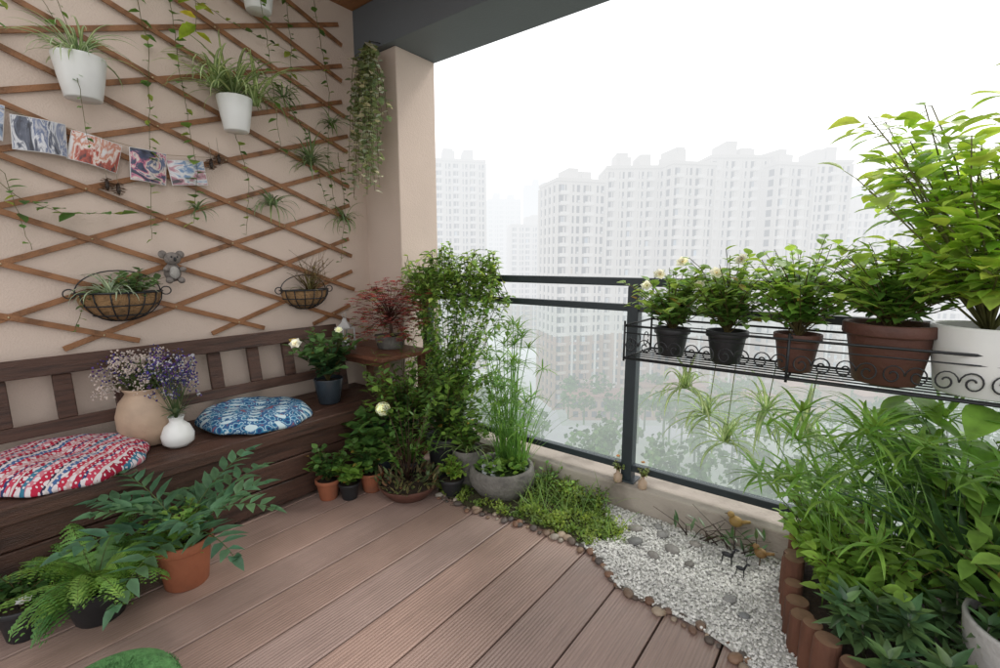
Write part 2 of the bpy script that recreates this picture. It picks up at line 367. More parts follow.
# ------------------------------------------------------------------ shell
B=MB(); B.box((-3.05,-2.2,-.3),(-2.85,2.15,3.0)); B.obj('plaster_wall',PLASTER,smooth=False)
B=MB(); B.box((-3.05,2.15,-.3),(-2.495,2.49,2.60)); B.obj('plaster_column',PLASTER,smooth=False,bevel=.006)
B=MB(); B.box((-3.05,2.10,2.60),(3.2,2.50,3.0)); B.obj('overhead_beam',BEAM,smooth=False,bevel=.005)
ce=empty('wood_ceiling'); B=MB()
y=.9
while y<2.09:
    B.box((-2.85,y,2.88),(3.2,min(y+.117,2.10),2.93)); y+=.12
B.obj('planks',WOODC,ce,False)
B=MB(); x=-2.87; base=(.30,.205,.172)
while x<2.6:
    B.box((x,-1.8,-.03),(x+.193,2.17,0),jc(base,.08)); x+=.200
B.obj('composite_deck',DECK,smooth=False,bevel=.003)
B=MB(); B.box((-3.05,-2.2,-.25),(3.2,2.45,-.035)); B.obj('balcony_slab',SOIL,smooth=False)
B=MB(); B.box((-2.495,2.17,-.3),(3.2,2.36,.135)); B.obj('curb',CONC,smooth=False,bevel=.008)
# railing
rl=empty('balcony_railing'); B=MB(); yr=2.25
B.box((-2.494,yr-.03,1.135),(3.0,yr+.03,1.175)); B.box((-2.494,yr-.02,1.01),(3.0,yr+.02,1.045)); B.box((-2.494,yr-.02,.19),(3.0,yr+.02,.225))
for px in (-2.36,-.90,.56,2.02):
    B.box((px-.028,yr-.028,.136),(px+.028,yr+.028,1.134))
    B.box((px-.05,yr-.05,.1355),(px+.05,yr+.05,.145))
B.obj('rails_and_posts',RAIL,rl,False,bevel=.003)
B=MB()
for a,b in ((-2.33,-.93),(-.87,.53),(.59,1.99)): B.box((a,yr-.004,.226),(b,yr+.004,1.009))
B.obj('glass_panels',GLASS,rl,False)
# ------------------------------------------------------------------ trellis
tr=empty('lattice_trellis'); B=MB(); Bp=MB()
y0,y1,z0,z1=-.6,1.98,.86,2.86; th=math.radians(20); T=math.tan(th); per=.222
def clipline(c,s):
    ya,yb=y0,y1
    zs=sorted([((z0-c)/(s*T)),((z1-c)/(s*T))]); ya=max(ya,zs[0]); yb=min(yb,zs[1])
    return (ya,yb) if yb-ya>.06 else None
for s,xo in ((1,-2.838),(-1,-2.829)):
    for i in range(-14,22):
        c=.86+.05+i*per+U(-.006,.006)
        r=clipline(c,s)
        if not r: continue
        ya,yb=r; ya-=U(0,.03); yb+=U(-.02,.03) if yb>y1-.01 else 0
        ang=s*th; L=(yb-ya)/math.cos(th)
        mid=V(xo,(ya+yb)/2,c+s*T*(ya+yb)/2)
        M=Matrix.Translation(mid)@Matrix.Rotation(ang+U(-.009,.009),4,'X')
        B.box((-.004,-L/2,-.0125),(.004,L/2,.0125),M=M)
for i in range(-14,22):
    for j in range(-14,30):
        ca=.91+i*per; cb=.91+j*per; yy=(cb-ca)/(2*T); zz=(ca+cb)/2
        if y0<yy<y1 and z0<zz<z1: Bp.ell((-2.824,yy,zz),(.003,.005,.005),u=6,w=4)
B.obj('slats',SLAT,tr,False,bevel=.002); Bp.obj('rivets',mat('brass',(.5,.4,.25),.35,.2,metal=1),tr)
# ------------------------------------------------------------------ bench
be=empty('wooden_bench'); B=MB()
ya,yb=-.5,1.95
xs=-2.80
while xs<-2.30:
    B.box((xs,ya,.375),(xs+.128,yb,.415)); xs+=.131
B.box((-2.285,ya,.355),(-2.262,yb,.418))
for i,(a,b) in enumerate(((.02,.13),(.136,.245),(.251,.35))): B.box((-2.305,ya+.02,a),(-2.283-.002*i,yb-.03,b))
for yy in (-.45,.08,1.9): B.box((-2.28,yy-.03,0),(-2.25,yy+.03,.354))
B.box((-2.80,ya,.02),(-2.31,ya+.03,.37)); B.box((-2.80,yb-.06,.02),(-2.31,yb-.03,.37))
M=Matrix.Translation((-2.715,0,.42))@Matrix.Rotation(-.16,4,'Y')
B.box((-.02,ya,.35),(.025,yb-.15,.43),M=M); B.box((-.015,ya,.10),(.018,yb-.15,.155),M=M)
yy=-.42
while yy<1.75:
    B.box((-.012,yy,.1555),(.010,yy+.065,.3495),M=M); yy+=.205
for yy in (-.5,.62,1.78): B.box((-.019,yy,-.05),(.024,yy+.05,.3495),M=M)
B.obj('bench_frame',BENCH,be,False,bevel=.004)
st=empty('side_table'); B=MB()
B.box((-2.80,1.70,.675),(-2.17,1.89,.70)); B.box((-2.80,1.894,.675),(-2.17,2.11,.70))
for x_,y_ in ((-2.75,1.76),(-2.22,1.76),(-2.22,2.05),(-2.75,2.05)): B.box((x_-.02,y_-.02,.42 if y_<1.95 else 0),(x_+.02,y_+.02,.674))
B.box((-2.73,1.745,.63),(-2.24,1.765,.674)); B.obj('top_and_legs',TABLE,st,False,bevel=.004)
def cushion(name,c,r,m,ry=1.0,rz=.4):
    e=empty(name); B=MB(); k=72
    prof=[(.0,.052),(.06,.046),(.12,.058),(.3,.078),(.55,.083),(.78,.074),(.92,.054),(.99,.03),(1.0,.02),(.985,.008),(.9,.0),(0,.0)]
    vs=[];fs=[]
    for q,(rr,z) in enumerate(prof):
        for j in range(k):
            a=6.283185*j/k; puff=1+.03*math.cos(a*9+noise.noise(V(math.cos(a),math.sin(a),c[1]))*3)*(rr>.5)
            zz=z
            if q<9:
                for tx,ty in ((.45,0),(-.45,0),(0,.45),(0,-.45)):
                    dd=math.hypot(rr*math.cos(a)-tx,rr*math.sin(a)-ty); zz-=.030*math.exp(-(dd/.12)**2)
                zz+=.016*noise.noise(V(math.cos(a)*rr*3,math.sin(a)*rr*3,c[1]*7))
            vs.append(V(math.cos(a)*rr*r*puff,math.sin(a)*rr*r*ry*puff,zz))
    for i in range(len(prof)-1):
        for j in range(k):
            a=i*k+j;b=i*k+(j+1)%k; fs.append((a,a+k,b+k,b))
    B.add(vs,fs); o=B.obj('pad',m,e); o.location=c; o.rotation_euler=(0,.05,rz)
    s=o.modifiers.new('s','SUBSURF'); s.levels=1; s.render_levels=1
    return e
cushion('red_patterned_cushion',(-2.53,.37,.418),.275,CUR,rz=.7)
cushion('blue_patterned_cushion',(-2.53,1.14,.418),.275,CUB,rz=1.0)
# ------------------------------------------------------------------ vases
e=empty('vase_of_dried_flowers'); B=MB()
B.lathe((-2.60,.69,.418),[(0,0),(.08,0),(.095,.01),(.124,.08),(.128,.14),(.112,.20),(.085,.235),(.082,.245),(.095,.262),(.093,.268),(.076,.245),(.07,.2)],40,wob=.015); B.obj('vase',CREAM,e)
B=MB(); c=V(-2.60,.69,.66)
for i in range(120):
    a=U(0,6.283); s=U(.03,.20); t=c+V(math.cos(a)*s,math.sin(a)*s,U(.05,.21)-s*.3)
    B.tube([c+V(U(-.03,.03),U(-.03,.03),0),c.lerp(t,.6)+V(0,0,.02),t],.0012,.0008,(.12,.15,.06),k=3,cap=False)
    pur= math.cos(a-1.0)*s>.05 or U(0,1)<.35
    for j in range(14):
        q=t+V(U(-1,1),U(-1,1),U(-1,1))*.022
        col=(U(.08,.16),U(.05,.10),U(.17,.30)) if pur and U(0,1)<.75 else (.56,.50,.46)
        B.ell(q,U(.0025,.0055),col,0,4,3)
for i in range(60):
    leaf(B,c+V(U(-.06,.06),U(-.06,.06),U(0,.08)),V(U(-1,1),U(-1,1),U(.2,1)),U(.06,.12),.02,jc((.10,.14,.05)),.6)
B.obj('flowers',PETAL,e)
e=empty('white_vase'); B=MB()
B.lathe((-2.44,.745,.418),[(0,0),(.04,0),(.062,.02),(.066,.055),(.05,.095),(.027,.115),(.03,.135),(.034,.14),(.026,.135),(.023,.11)],36); B.obj('vase',WHITEP,e)
B=MB(); c=V(-2.44,.745,.545)
for i in range(50):
    a=U(0,6.283); s=U(.02,.10); t=c+V(math.cos(a)*s,math.sin(a)*s,U(.1,.27))
    B.tube([c,c.lerp(t,.6)+V(0,0,.01),t],.0012,.0008,(.10,.15,.06),k=3,cap=False)
    for j in range(8):
        B.ell(t+V(U(-1,1),U(-1,1),U(-1,1.5))*.015,U(.003,.0055),(U(.07,.15),U(.05,.10),U(.16,.32)) if U(0,1)<.7 else (.5,.5,.52),0,4,3)
for i in range(26): leaf(B,c+V(0,0,.02),V(U(-1,1),U(-1,1),U(.2,1)),U(.05,.10),.016,jc((.13,.18,.10)),.5)
B.obj('flowers',PETAL,e)
def fr(B,p):
    shrub(B,p,46,.32,.22,.06,.040,12,(.045,.10,.038),.4,tip=(.09,.18,.05))
    flower(B,p+V(.02,-.20,.25),.038,(.75,.74,.66),4,face=V(.5,-.6,.7)); flower(B,p+V(.10,.02,.31),.026,(.72,.73,.60),3,face=V(.5,-.4,.7))
potted('white_rose_plant',(-2.50,1.56,.418),.085,.15,BLUEP,fr,rim=False)
e=empty('candle_lantern'); B=MB(); c=V(-2.62,1.77,.70)
B.box(c+V(-.045,-.045,0),c+V(.045,.045,.012)); B.box(c+V(-.045,-.045,.13),c+V(.045,.045,.14))
for a in (-1,1):
    for b in (-1,1): B.box(c+V(a*.041-.004,b*.041-.004,.0121),c+V(a*.041+.004,b*.041+.004,.1299))
B.lathe(c,[(.055,.1401),(.05,.15),(.022,.175),(.018,.19),(.006,.2),(.0001,.2)],4); B.tube([c+V(math.cos(t)*.02,0,.215+math.sin(t)*.02) for t in [k*.52 for k in range(13)]],.002)
B.obj('frame',LGREY,e,False,bevel=.001); B=MB(); B.lathe(c,[(0,.0125),(.022,.0125),(.022,.07),(0.0001,.07)],16); B.obj('candle',WHITEP,e)
def fr(B,p):
    B.tube([p,p+V(.01,0,.06),p+V(-.015,.01,.12),p+V(.01,0,.18)],.012,.006,(.09,.05,.03),k=6)
    c=p+V(0,0,.08)
    for i in range(80):
        a=U(0,6.283); s=U(.03,.28); t=c+V(math.cos(a)*s,math.sin(a)*s*.7,U(-.02,.32)-s*.4)
        B.tube([c+V(0,0,U(0,.06)),c.lerp(t,.5)+V(0,0,.04),t],.0025,.001,(.10,.04,.03),k=3,cap=False)
        for j in range(9):
            q=t+V(U(-1,1),U(-1,1),U(-.6,.6))*.045; a0=U(0,6.28); cc=jc((.32,.09,.07),.4)
            if U(0,1)<.25: cc=jc((.20,.21,.07))
            for m_ in range(5):
                aa=a0+(m_-2)*.6; leaf(B,q,V(math.cos(aa),math.sin(aa),-.15),.040*(1-.12*abs(m_-2)),.012,cc,.3,.1,2,lance)
potted('red_maple_bonsai',(-2.42,1.97,.70),.10,.085,GREYP,fr,rim=False,rb=.08)
# ------------------------------------------------------------------ wall pots
def wallpot(name,y,zt,h,r,fn):
    e=empty(name); x=-2.80+r; pot('pot',(x,y,zt-h),r,h,WHITEP,r*.7,False,e)
    B=MB(); B.tube([(-2.826,y,zt+.03),(-2.81,y,zt+.035),(x-r,y,zt-.01)],.003,None,(.02,.02,.02)); B.obj('hook',IRON,e)
    B=MB(); fn(B,V(x,y,zt-.02)); B.obj('foliage',LEAF,e)
wallpot('hanging_spider_plant',.615,2.10,.17,.092,lambda B,p:(spider(B,p,60,.27,(.10,.2,.06),(.40,.46,.28),W=.012),vine(B,[p,p+V(.08,-.03,-.1),p+V(.09,-.02,-.35)],.04,.03,.02,(.1,.2,.05)),vine(B,[p+V(0,-.1,.5),p+V(0,-.06,.3),p],.05,.035,.02,(.1,.2,.05))))
wallpot('hanging_spider_plant',1.24,2.10,.17,.085,lambda B,p:(spider(B,p,80,.42,(.09,.17,.05),(.40,.45,.22),W=.016),spider(B,p+V(.02,-.1,.04),30,.36,(.10,.20,.05)),spider(B,p+V(.02,.1,.0),26,.40,(.10,.20,.05))))
wallpot('hanging_pothos',1.40,2.76,.19,.09,lambda B,p:(vine(B,[p,p+V(.08,-.12,0),p+V(.1,-.33,-.05),p+V(.1,-.36,-.42)],.026,.11,.075,(.24,.32,.04),tip=(.45,.42,.06)),vine(B,[p,p+V(.1,-.05,-.05),p+V(.1,-.02,-.3),p+V(.08,.03,-.9)],.05,.05,.04,(.10,.2,.04))))
mgc=(.10,.19,.05)
def basket(name,y,zt,r,h,fn):
    e=empty(name); B=MB(); W=MB(); c=V(-2.82,y,zt)
    K=25
    vs=[];fs=[]
    for i in range(9):
        t=i/8*math.pi/2
        for j in range(K):
            a=-math.pi/2+math.pi*j/(K-1); q=1+.05*noise.noise(V(j*.7,i*.9,y*5))
            vs.append(c+V(math.cos(a)*r*math.cos(t)*.8*q,math.sin(a)*r*math.cos(t)*q,-h*math.sin(t)))
    for i in range(8):
        for j in range(K-1):
            a=i*K+j; fs.append((a,a+1,a+K+1,a+K))
    B.add(vs,fs)
    B.add([c+V(0,0,-.02)]+[c+V(math.cos(-math.pi/2+math.pi*j/16)*r*.78,math.sin(-math.pi/2+math.pi*j/16)*r*.97,-.02) for j in range(17)],[(0,j,j+1) for j in range(1,17)],mi=1)
    B.obj('liner',[COIR,SOIL],e)
    for t in (0,.45,.9):
        W.tube([c+V(math.cos(-math.pi/2+math.pi*j/20)*(r*math.cos(t)*.8+.006),math.sin(-math.pi/2+math.pi*j/20)*(r*math.cos(t)+.006),-h*math.sin(t)) for j in range(21)],.0045 if t==0 else .003)
    for j in range(1,8):
        a=-math.pi/2+math.pi*j/8
        W.tube([c+V(math.cos(a)*(r*math.cos(t)*.8+.005),math.sin(a)*(r*math.cos(t)+.005),-h*math.sin(t)-.003) for t in [q*.26 for q in range(7)]],.003)
    W.tube([c+V(.005,math.cos(t)*r,math.sin(t)*h*.75) for t in [q*math.pi/16 for q in range(17)]],.003)
    for s in(-1,1):
        W.tube([c+V(.02,s*(r+.02-.022*math.cos(t)),.02*math.sin(t)) for t in [q*.45 for q in range(15)]],.003)
    W.tube([c+V(.005,-r,0),c+V(.005,r,0)],.003)
    W.obj('wire_frame',IRON,e)
    G=MB(); fn(G,c+V(.07,0,-.02)); G.obj('foliage',LEAF,e)
basket('wall_basket_planter',.685,1.11,.165,.135,lambda B,p:(spider(B,p+V(0,-.05,0),44,.20,(.14,.22,.10),(.45,.5,.38),.013),shrub(B,p+V(.02,.04,0),18,.12,.13,.045,.028,7,(.12,.2,.08)),vine(B,[p,p+V(.03,-.14,.03),p+V(.04,-.2,-.14)],.03,.04,.025,mgc)))
basket('wall_basket_planter',1.62,1.08,.15,.12,lambda B,p:(spider(B,p,30,.22,(.18,.17,.07),None,.009,.6),[B.tube([p,p+V(U(-.03,.08),U(-.08,.08),.1),p+V(U(-.03,.1),U(-.16,.16),U(.15,.28))],.0018,.001,(.16,.10,.05),k=3) for i in range(26)],shrub(B,p,16,.24,.15,.03,.008,8,(.17,.15,.06),prof=lance)))
e=empty('koala_plush_toy'); B=MB(); c=V(-2.78,.90,1.20); g=(.2,.17,.15)
B.ell(c,(.035,.038,.048),g); B.ell(c+V(.015,0,.068),(.033,.037,.032),g)
for s in(-1,1):
    B.ell(c+V(.005,s*.038,.088),(.012,.020,.020),g,u=8); B.ell(c+V(.03,s*.036,.015),(.022,.013,.013),g,rot=Matrix.Rotation(s*.5,3,'Z'),u=8); B.ell(c+V(.03,s*.026,-.04),(.026,.016,.016),g,u=8)
    B.ell(c+V(.045,s*.013,.076),(.004,.004,.005),mi=1,u=6)
B.ell(c+V(.05,0,.064),(.008,.007,.011),mi=1,u=8); B.ell(c+V(.028,0,-.002),(.012,.024,.032),mi=2)
B.obj('body',[PLUSH,BLACKP,mat('plush_pale',(.42,.40,.37),.95,.2,30,1,200)],e)
pe=empty('photo_print_garland')
stops=[[(.30,(.05,.06,.10)),(.42,(.20,.26,.36)),(.5,(.55,.56,.60)),(.58,(.25,.33,.50)),(.70,(.62,.58,.58))],
       [(.32,(.02,.02,.03)),(.42,(.10,.11,.15)),(.48,(.60,.60,.62)),(.55,(.12,.15,.25)),(.66,(.45,.44,.46))],
       [(.32,(.06,.02,.02)),(.42,(.38,.06,.03)),(.50,(.68,.60,.55)),(.56,(.50,.18,.10)),(.66,(.66,.64,.64))],
       [(.32,(.01,.01,.02)),(.44,(.03,.04,.09)),(.49,(.45,.12,.20)),(.54,(.58,.50,.44)),(.60,(.05,.07,.16)),(.72,(.30,.34,.42))],
       [(.32,(.05,.04,.05)),(.44,(.42,.20,.24)),(.52,(.62,.62,.62)),(.60,(.12,.22,.40)),(.7,(.5,.5,.5))]]
WP=mat('print_paper',(.62,.61,.60),.5,.05)
for i,(yy,zz,rx,W_,H_) in enumerate(((.27,1.815,-.14,.21,.14),(.475,1.770,-.03,.17,.135),(.655,1.74,-.22,.18,.13),(.85,1.705,-.06,.15,.15),(1.02,1.700,.12,.17,.12))):
    B=MB(); n_=8
    for (w_,h_,off,mi) in ((W_,H_,0,1),(W_-.005,H_-.005,.0012,0)):
        vs=[];fs=[]
        for a in range(n_+1):
            for b_ in (0,1):
                yq=-w_/2+w_*a/n_; bow=.016*math.sin((yq/W_+.5)*math.pi)+off+(.012*(1-b_)*math.sin(yq*30+i)); vs.append(V(bow,yq,-h_/2+h_*b_))
        for a in range(n_): fs.append((a*2,a*2+2,a*2+3,a*2+1))
        B.add(vs,fs,mi=mi)
    o=B.obj('print_%d'%i,[printmat('print_%d'%i,stops[i],i*3.7,((1,1,2),(1,3,1),(1,2,1),(1,1.5,1.5),(1,1,2))[i],((1.2,0),(.3,.8),(1.0,-.8),(.2,.6),(.8,.5))[i]),WP],pe); o.location=(-2.806+.009*(i%2),yy,zz); o.rotation_euler=(rx,0.04,0)
B=MB(); B.tube([(-2.80,.05,1.91),(-2.80,.5,1.835),(-2.80,.9,1.77),(-2.80,1.2,1.80)],.0015); B.obj('string',STRING,pe)
for y_,z_ in ((.68,1.60),(.72,1.585),(1.17,1.79),(1.13,1.76)):
    e=empty('hanging_pine_cone'); B=MB(); c=V(-2.79,y_,z_)
    for i in range(44):
        t=i/44; a=i*2.4; r_=.022*math.sin(math.pi*(.12+.85*t)); leaf(B,c+V(math.cos(a)*r_*.4,math.sin(a)*r_*.4,.03-.06*t),V(math.cos(a),math.sin(a),-.3),r_+.006,.016,jc((.17,.10,.055)),-.5,.2,2)
    B.ell(c,(.009,.009,.028),(.05,.03,.02)); B.tube([c+V(0,0,.03),c+V(-.01,0,.11)],.0012,None,(.3,.25,.18)); B.obj('cone',LEAFD,e)
e=empty('trailing_wall_vine'); B=MB(); x_=-2.79
vg=(.085,.18,.04)
for pts,st_,ls in (
  ([(x_,.84,2.70),(x_,.90,2.25),(x_,.86,1.8),(x_,.83,1.36)],.04,.05),([(x_,.20,1.70),(x_,.40,1.50),(x_,.52,1.46),(x_,.72,1.47)],.03,.07),
  ([(x_,.30,2.8),(x_,.45,2.5),(x_,.62,2.15)],.045,.05),([(x_,1.0,2.8),(x_,1.02,2.2),(x_,1.06,1.7),(x_,1.02,1.45)],.045,.06),
  ([(x_,1.35,2.4),(x_,1.55,2.2),(x_,1.7,2.0),(x_,1.8,1.6)],.035,.045),([(x_,1.78,2.8),(x_,1.86,2.3),(x_,1.82,1.9),(x_,1.88,1.45)],.035,.045),
  ([(x_,.6,2.8),(x_,.9,2.6),(x_,1.3,2.5),(x_,1.7,2.45)],.045,.05),([(x_,-.1,2.2),(x_,.1,2.0),(x_,.35,1.6),(x_,.4,1.3)],.05,.05),
  ([(x_,1.25,2.0),(x_,1.32,1.7),(x_,1.28,1.4)],.045,.045),([(x_,.5,2.8),(x_,.42,2.3),(x_,.30,1.95)],.05,.05),([(x_,1.6,2.8),(x_,1.62,2.5),(x_,1.58,2.1)],.035,.045),
  ([(x_,.35,2.75),(x_,.55,2.55),(x_,.75,2.60),(x_,.95,2.75)],.04,.045),([(x_,1.9,1.95),(x_,1.93,1.6),(x_,1.88,1.25)],.03,.04)):
    vine(B,pts,st_,ls,ls*.78,vg,out=(.6,0,0),tip=(.24,.34,.07))
B.obj('foliage',LEAF,e)
for y_,z_,n_,L_ in ((1.44,1.58,54,.20),(1.70,1.86,80,.25),(1.93,1.54,44,.20),(1.55,2.2,34,.17),(1.86,2.12,34,.17),(1.05,1.52,18,.12)):
    e=empty('air_plant'); B=MB(); spider(B,(-2.79,y_,z_),n_,L_,(.17,.24,.11),None,.011,.8,(-.3,1.3)); B.obj('foliage',LEAF,e)
e=empty('hanging_hoya_plant'); B=MB(); c=V(-2.58,2.02,2.60)
for i in range(54):
    a=U(0,6.283); s=U(.02,.24); zl=U(.25,.95); zz=U(.08,.35)
    vine(B,[c,c+V(math.cos(a)*s*.7,math.sin(a)*s*.3-.03,-zz),c+V(math.cos(a)*s+U(-.02,.04),math.sin(a)*s*.35-.06,-zl)],.034,.050,.036,(.22,.28,.13),tip=(.58,.58,.44))
B.tube([c+V(0,0,0),c+V(0,.10,.02)],.003,None,(.05,.05,.05)); B.obj('foliage',LEAF,e)
# ------------------------------------------------------------------ corner plants
dg=(.055,.12,.035); mg=(.10,.20,.04); lg=(.20,.34,.06)
potted('small_potted_plant',(-2.19,1.33,0),.062,.11,TERRA,lambda B,p:shrub(B,p,34,.20,.12,.042,.032,10,dg,tip=mg))
potted('small_potted_plant',(-2.10,1.40,0),.055,.09,BLACKP,lambda B,p:shrub(B,p,30,.13,.10,.045,.036,9,mg,tip=lg))
potted('small_potted_plant',(-2.08,1.53,0),.065,.11,TERRA,lambda B,p:shrub(B,p,34,.24,.13,.05,.04,10,dg,tip=mg))
def fr(B,p):
    shrub(B,p,46,.32,.19,.08,.06,8,(.06,.14,.045),tip=mg)
    for i in range(70):
        d=V(U(-1,1),U(-1,1),U(-.5,1)).normalized(); flower(B,p+V(.08,-.02,.32)+d*.034,.015,(.74,.77,.62),1,face=d)
potted('white_hydrangea',(-2.13,1.62,0),.09,.15,BLUEP,fr,rim=False)
def fr(B,p):
    for i in range(280):
        a=U(0,6.283); s=.18*math.sqrt(U(0,1)); leaf(B,p+V(math.cos(a)*s,math.sin(a)*s,U(0,.05)),V(math.cos(a)*.5+U(-.5,.5),math.sin(a)*.5+U(-.5,.5),U(.3,1)),U(.025,.055),.016,jc(mixc((.12,.18,.07),(.24,.13,.08),U(0,1)**2)),.4)
    for i in range(18):
        a=U(0,6.283); t=p+V(math.cos(a)*.15,math.sin(a)*.15,U(.2,.55)); B.tube([p,p.lerp(t,.5)+V(.01,0,.05),t],.0025,.001,(.10,.06,.04),k=4)
        for j in range(14): leaf(B,p.lerp(t,U(.4,1)),V(U(-1,1),U(-1,1),U(0,1)),.035,.014,jc(mg))
potted('succulent_bowl',(-1.88,1.62,0),.165,.075,TERRAD,fr,rim=False,rb=.11)
potted('potted_shrub',(-1.87,1.90,0),.11,.26,BLACKP,lambda B,p:(shrub(B,p,56,.40,.26,.055,.03,13,dg,tip=lg),spider(B,p,26,.38,mg,None,.012,.8)),rim=True)
potted('potted_shrub',(-1.70,1.90,0),.085,.22,GREYP,lambda B,p:(shrub(B,p,36,.26,.17,.04,.03,10,mg,tip=lg),spider(B,p,24,.28,mg,(.40,.45,.22),.011)),rim=False)
potted('potted_shrub',(-1.69,1.76,0),.065,.10,BLACKP,lambda B,p:shrub(B,p,30,.13,.10,.03,.02,10,lg))
potted('potted_shrub',(-2.10,1.80,0),.12,.24,TERRAD,lambda B,p:(shrub(B,p,70,.52,.28,.055,.028,14,(.05,.11,.035),tip=lg),shrub(B,p,22,.65,.24,.08,.016,10,mg,prof=lance)))
potted('potted_grass',(-1.98,1.72,0),.07,.14,BLACKP,lambda B,p:spider(B,p,60,.34,mg,None,.010,.7,(.9,1.5)),rim=True)
def fr(B,p):
    for i in range(105):
        s=U(-.42,.46); top=p+V(s,U(.0,.20),U(.30,1.15)*(1-.2*abs(s)))
        c1=p+V(s*.3,.10,U(.2,.5)); pts=[p*(1-t)**2+c1*2*t*(1-t)+top*t*t for t in [k/7 for k in range(8)]]
        vine(B,pts+[top+V(U(-.08,.16),U(-.12,.06),U(-.12,.02))],.024,.054,.027,(.13,.24,.05),sr=.002,droop=.8,tip=(.32,.46,.11))
potted('climbing_jasmine',(-2.02,2.03,0),.11,.24,TERRAD,fr)
e=empty('jasmine_hanging_branches'); B=MB()
for i in range(120):
    x_=U(-2.48,-1.70); zz=U(1.10,1.37)-abs(x_+2.1)*.15; 
    vine(B,[(x_+U(-.1,.1),2.18,1.05),(x_,2.15,zz),(x_+U(-.02,.18),U(2.00,2.20),zz-U(.05,.28))],.020,.050,.027,(.17,.29,.06),tip=(.34,.48,.12))
B.obj('foliage',LEAF,e)
e=empty('stone_water_bowl'); B=MB(); c=(-1.50,1.96,0)
B.lathe(c,[(0,0),(.12,0),(.14,.01),(.175,.06),(.182,.10),(.175,.145),(.168,.155),(.155,.155),(.148,.145),(.15,.10),(.10,.08),(0.0001,.08)],40,wob=.05)
o=B.obj('bowl',GREYP,e)
B=MB(); B.lathe(c,[(.1495,.13),(0.0001,.13)],40); m,nt2,b2=newmat('dark_water'); b2.inputs['Base Color'].default_value=(.02,.03,.015,1); b2.inputs['Roughness'].default_value=.05; B.obj('water',m,e)
B=MB(); cc=V(-1.50,1.96,.13)
for i in range(140):
    a=U(0,6.283); s=.14*math.sqrt(U(0,1)); q=cc+V(math.cos(a)*s,math.sin(a)*s,.004+U(0,.05)); leaf(B,q,V(U(-1,1),U(-1,1),U(.1,.8)),.035,.03,jc(mixc(mg,lg,U(0,1))),.1,.1,3)
B.obj('water_plants',LEAF,e)
def umbrella(B,p,L,k,w,col,bend=1.3):
    for i in range(k):
        strap(B,p,6.283*i/k+U(-.2,.2),U(-.1,.9),L*U(.7,1.1),w,bend*U(.6,1.2),jc(col),n=5,fold=.2)
e=empty('umbrella_papyrus'); B=MB()
for i in range(42):
    a=U(0,6.283); s=U(.0,.22); h=U(.22,.80); b0=V(-1.50+U(-.05,.07),2.03+U(-.03,.03),.12); t=b0+V(math.cos(a)*s,math.sin(a)*s*.6-.02,h)
    B.tube([b0,b0.lerp(t,.5)+V(0,0,.03),t],.0028,.0018,(.15,.30,.07),k=4); umbrella(B,t,.12,14,.009,(.17,.32,.07))
for i in range(110): strap(B,(-1.50+U(-.08,.10),2.03+U(-.04,.04),.12),U(0,6.28),U(1.1,1.5),U(.2,.55),.007,U(.3,1.3),jc((.14,.29,.06)),n=6)
B.obj('foliage',LEAF,e)
# ------------------------------------------------------------------ gravel bed
border=[(-1.86,1.76),(-1.70,1.70),(-1.55,1.69),(-1.40,1.71),(-1.25,1.745),(-1.12,1.755),(-.98,1.755),(-.86,1.745),(-.78,1.70),(-.71,1.635),(-.66,1.60),(-.55,1.585),(-.45,1.585),(-.35,1.575),(-.25,1.545),(-.16,1.49),(-.10,1.41)]
def by(x):
    for (x0,ya_),(x1,yb_) in zip(border,border[1:]):
        if x0<=x<=x1: return ya_+(yb_-ya_)*(x-x0)/(x1-x0)
    return border[-1][1]
def sheet(name,x0,x1,z,m,e0=None):
    B=MB(); n=24; vs=[];fs=[]
    for i in range(n+1):
        x=x0+(x1-x0)*i/n; vs+=[V(x,by(x),z),V(x,2.169,z)]
    for i in range(n): fs.append((i*2,i*2+2,i*2+3,i*2+1))
    B.add(vs,fs); return B.obj(name,m,e0,False)
bd=empty('white_gravel'); sheet('bed_base',-1.02,.2,.006,GROUT,bd)
def stone(B,p,r,col,fl=.7):
    k=6; vs=[];fs=[]; rot=U(0,6.28); sx=U(.7,1.3)
    for i,(q,z) in enumerate(((.75,-.6),(1,0),(.7,.65))):
        for j in range(k):
            a=6.283*j/k+rot+i*.3; rr=r*q*U(.8,1.15); vs.append(V(p[0]+math.cos(a)*rr*sx,p[1]+math.sin(a)*rr,p[2]+z*r*fl))
    vs.append(V(p[0],p[1],p[2]+r*fl*U(.8,1)))
    for i in range(2):
        for j in range(k): a=i*k+j;b=i*k+(j+1)%k; fs.append((a,b,b+k,a+k))
    for j in range(k): fs.append((2*k+j,2*k+(j+1)%k,3*k))
    B.add(vs,fs,col)
def mossedge(y): return -.86+.07*math.sin(y*17)-.25*(y-1.95)+.05*noise.noise(V(y*20,0,0))
B=MB()
for i in range(9500):
    x=U(-1.0,.12); y=U(by(x),2.165)
    if x<mossedge(y)-.02: continue
    g=U(.45,.78); 
    if U(0,1)<.03: g*=.55
    hump=.008*max(0,noise.noise(V(x*9,y*9,1)))
    stone(B,(x,y,.009+U(0,.006)+hump),U(.003,.007),(g,g*.98,g*.94))
B.obj('stones',STONE,bd,False)
B=MB()
pb=empty('pebble_border')
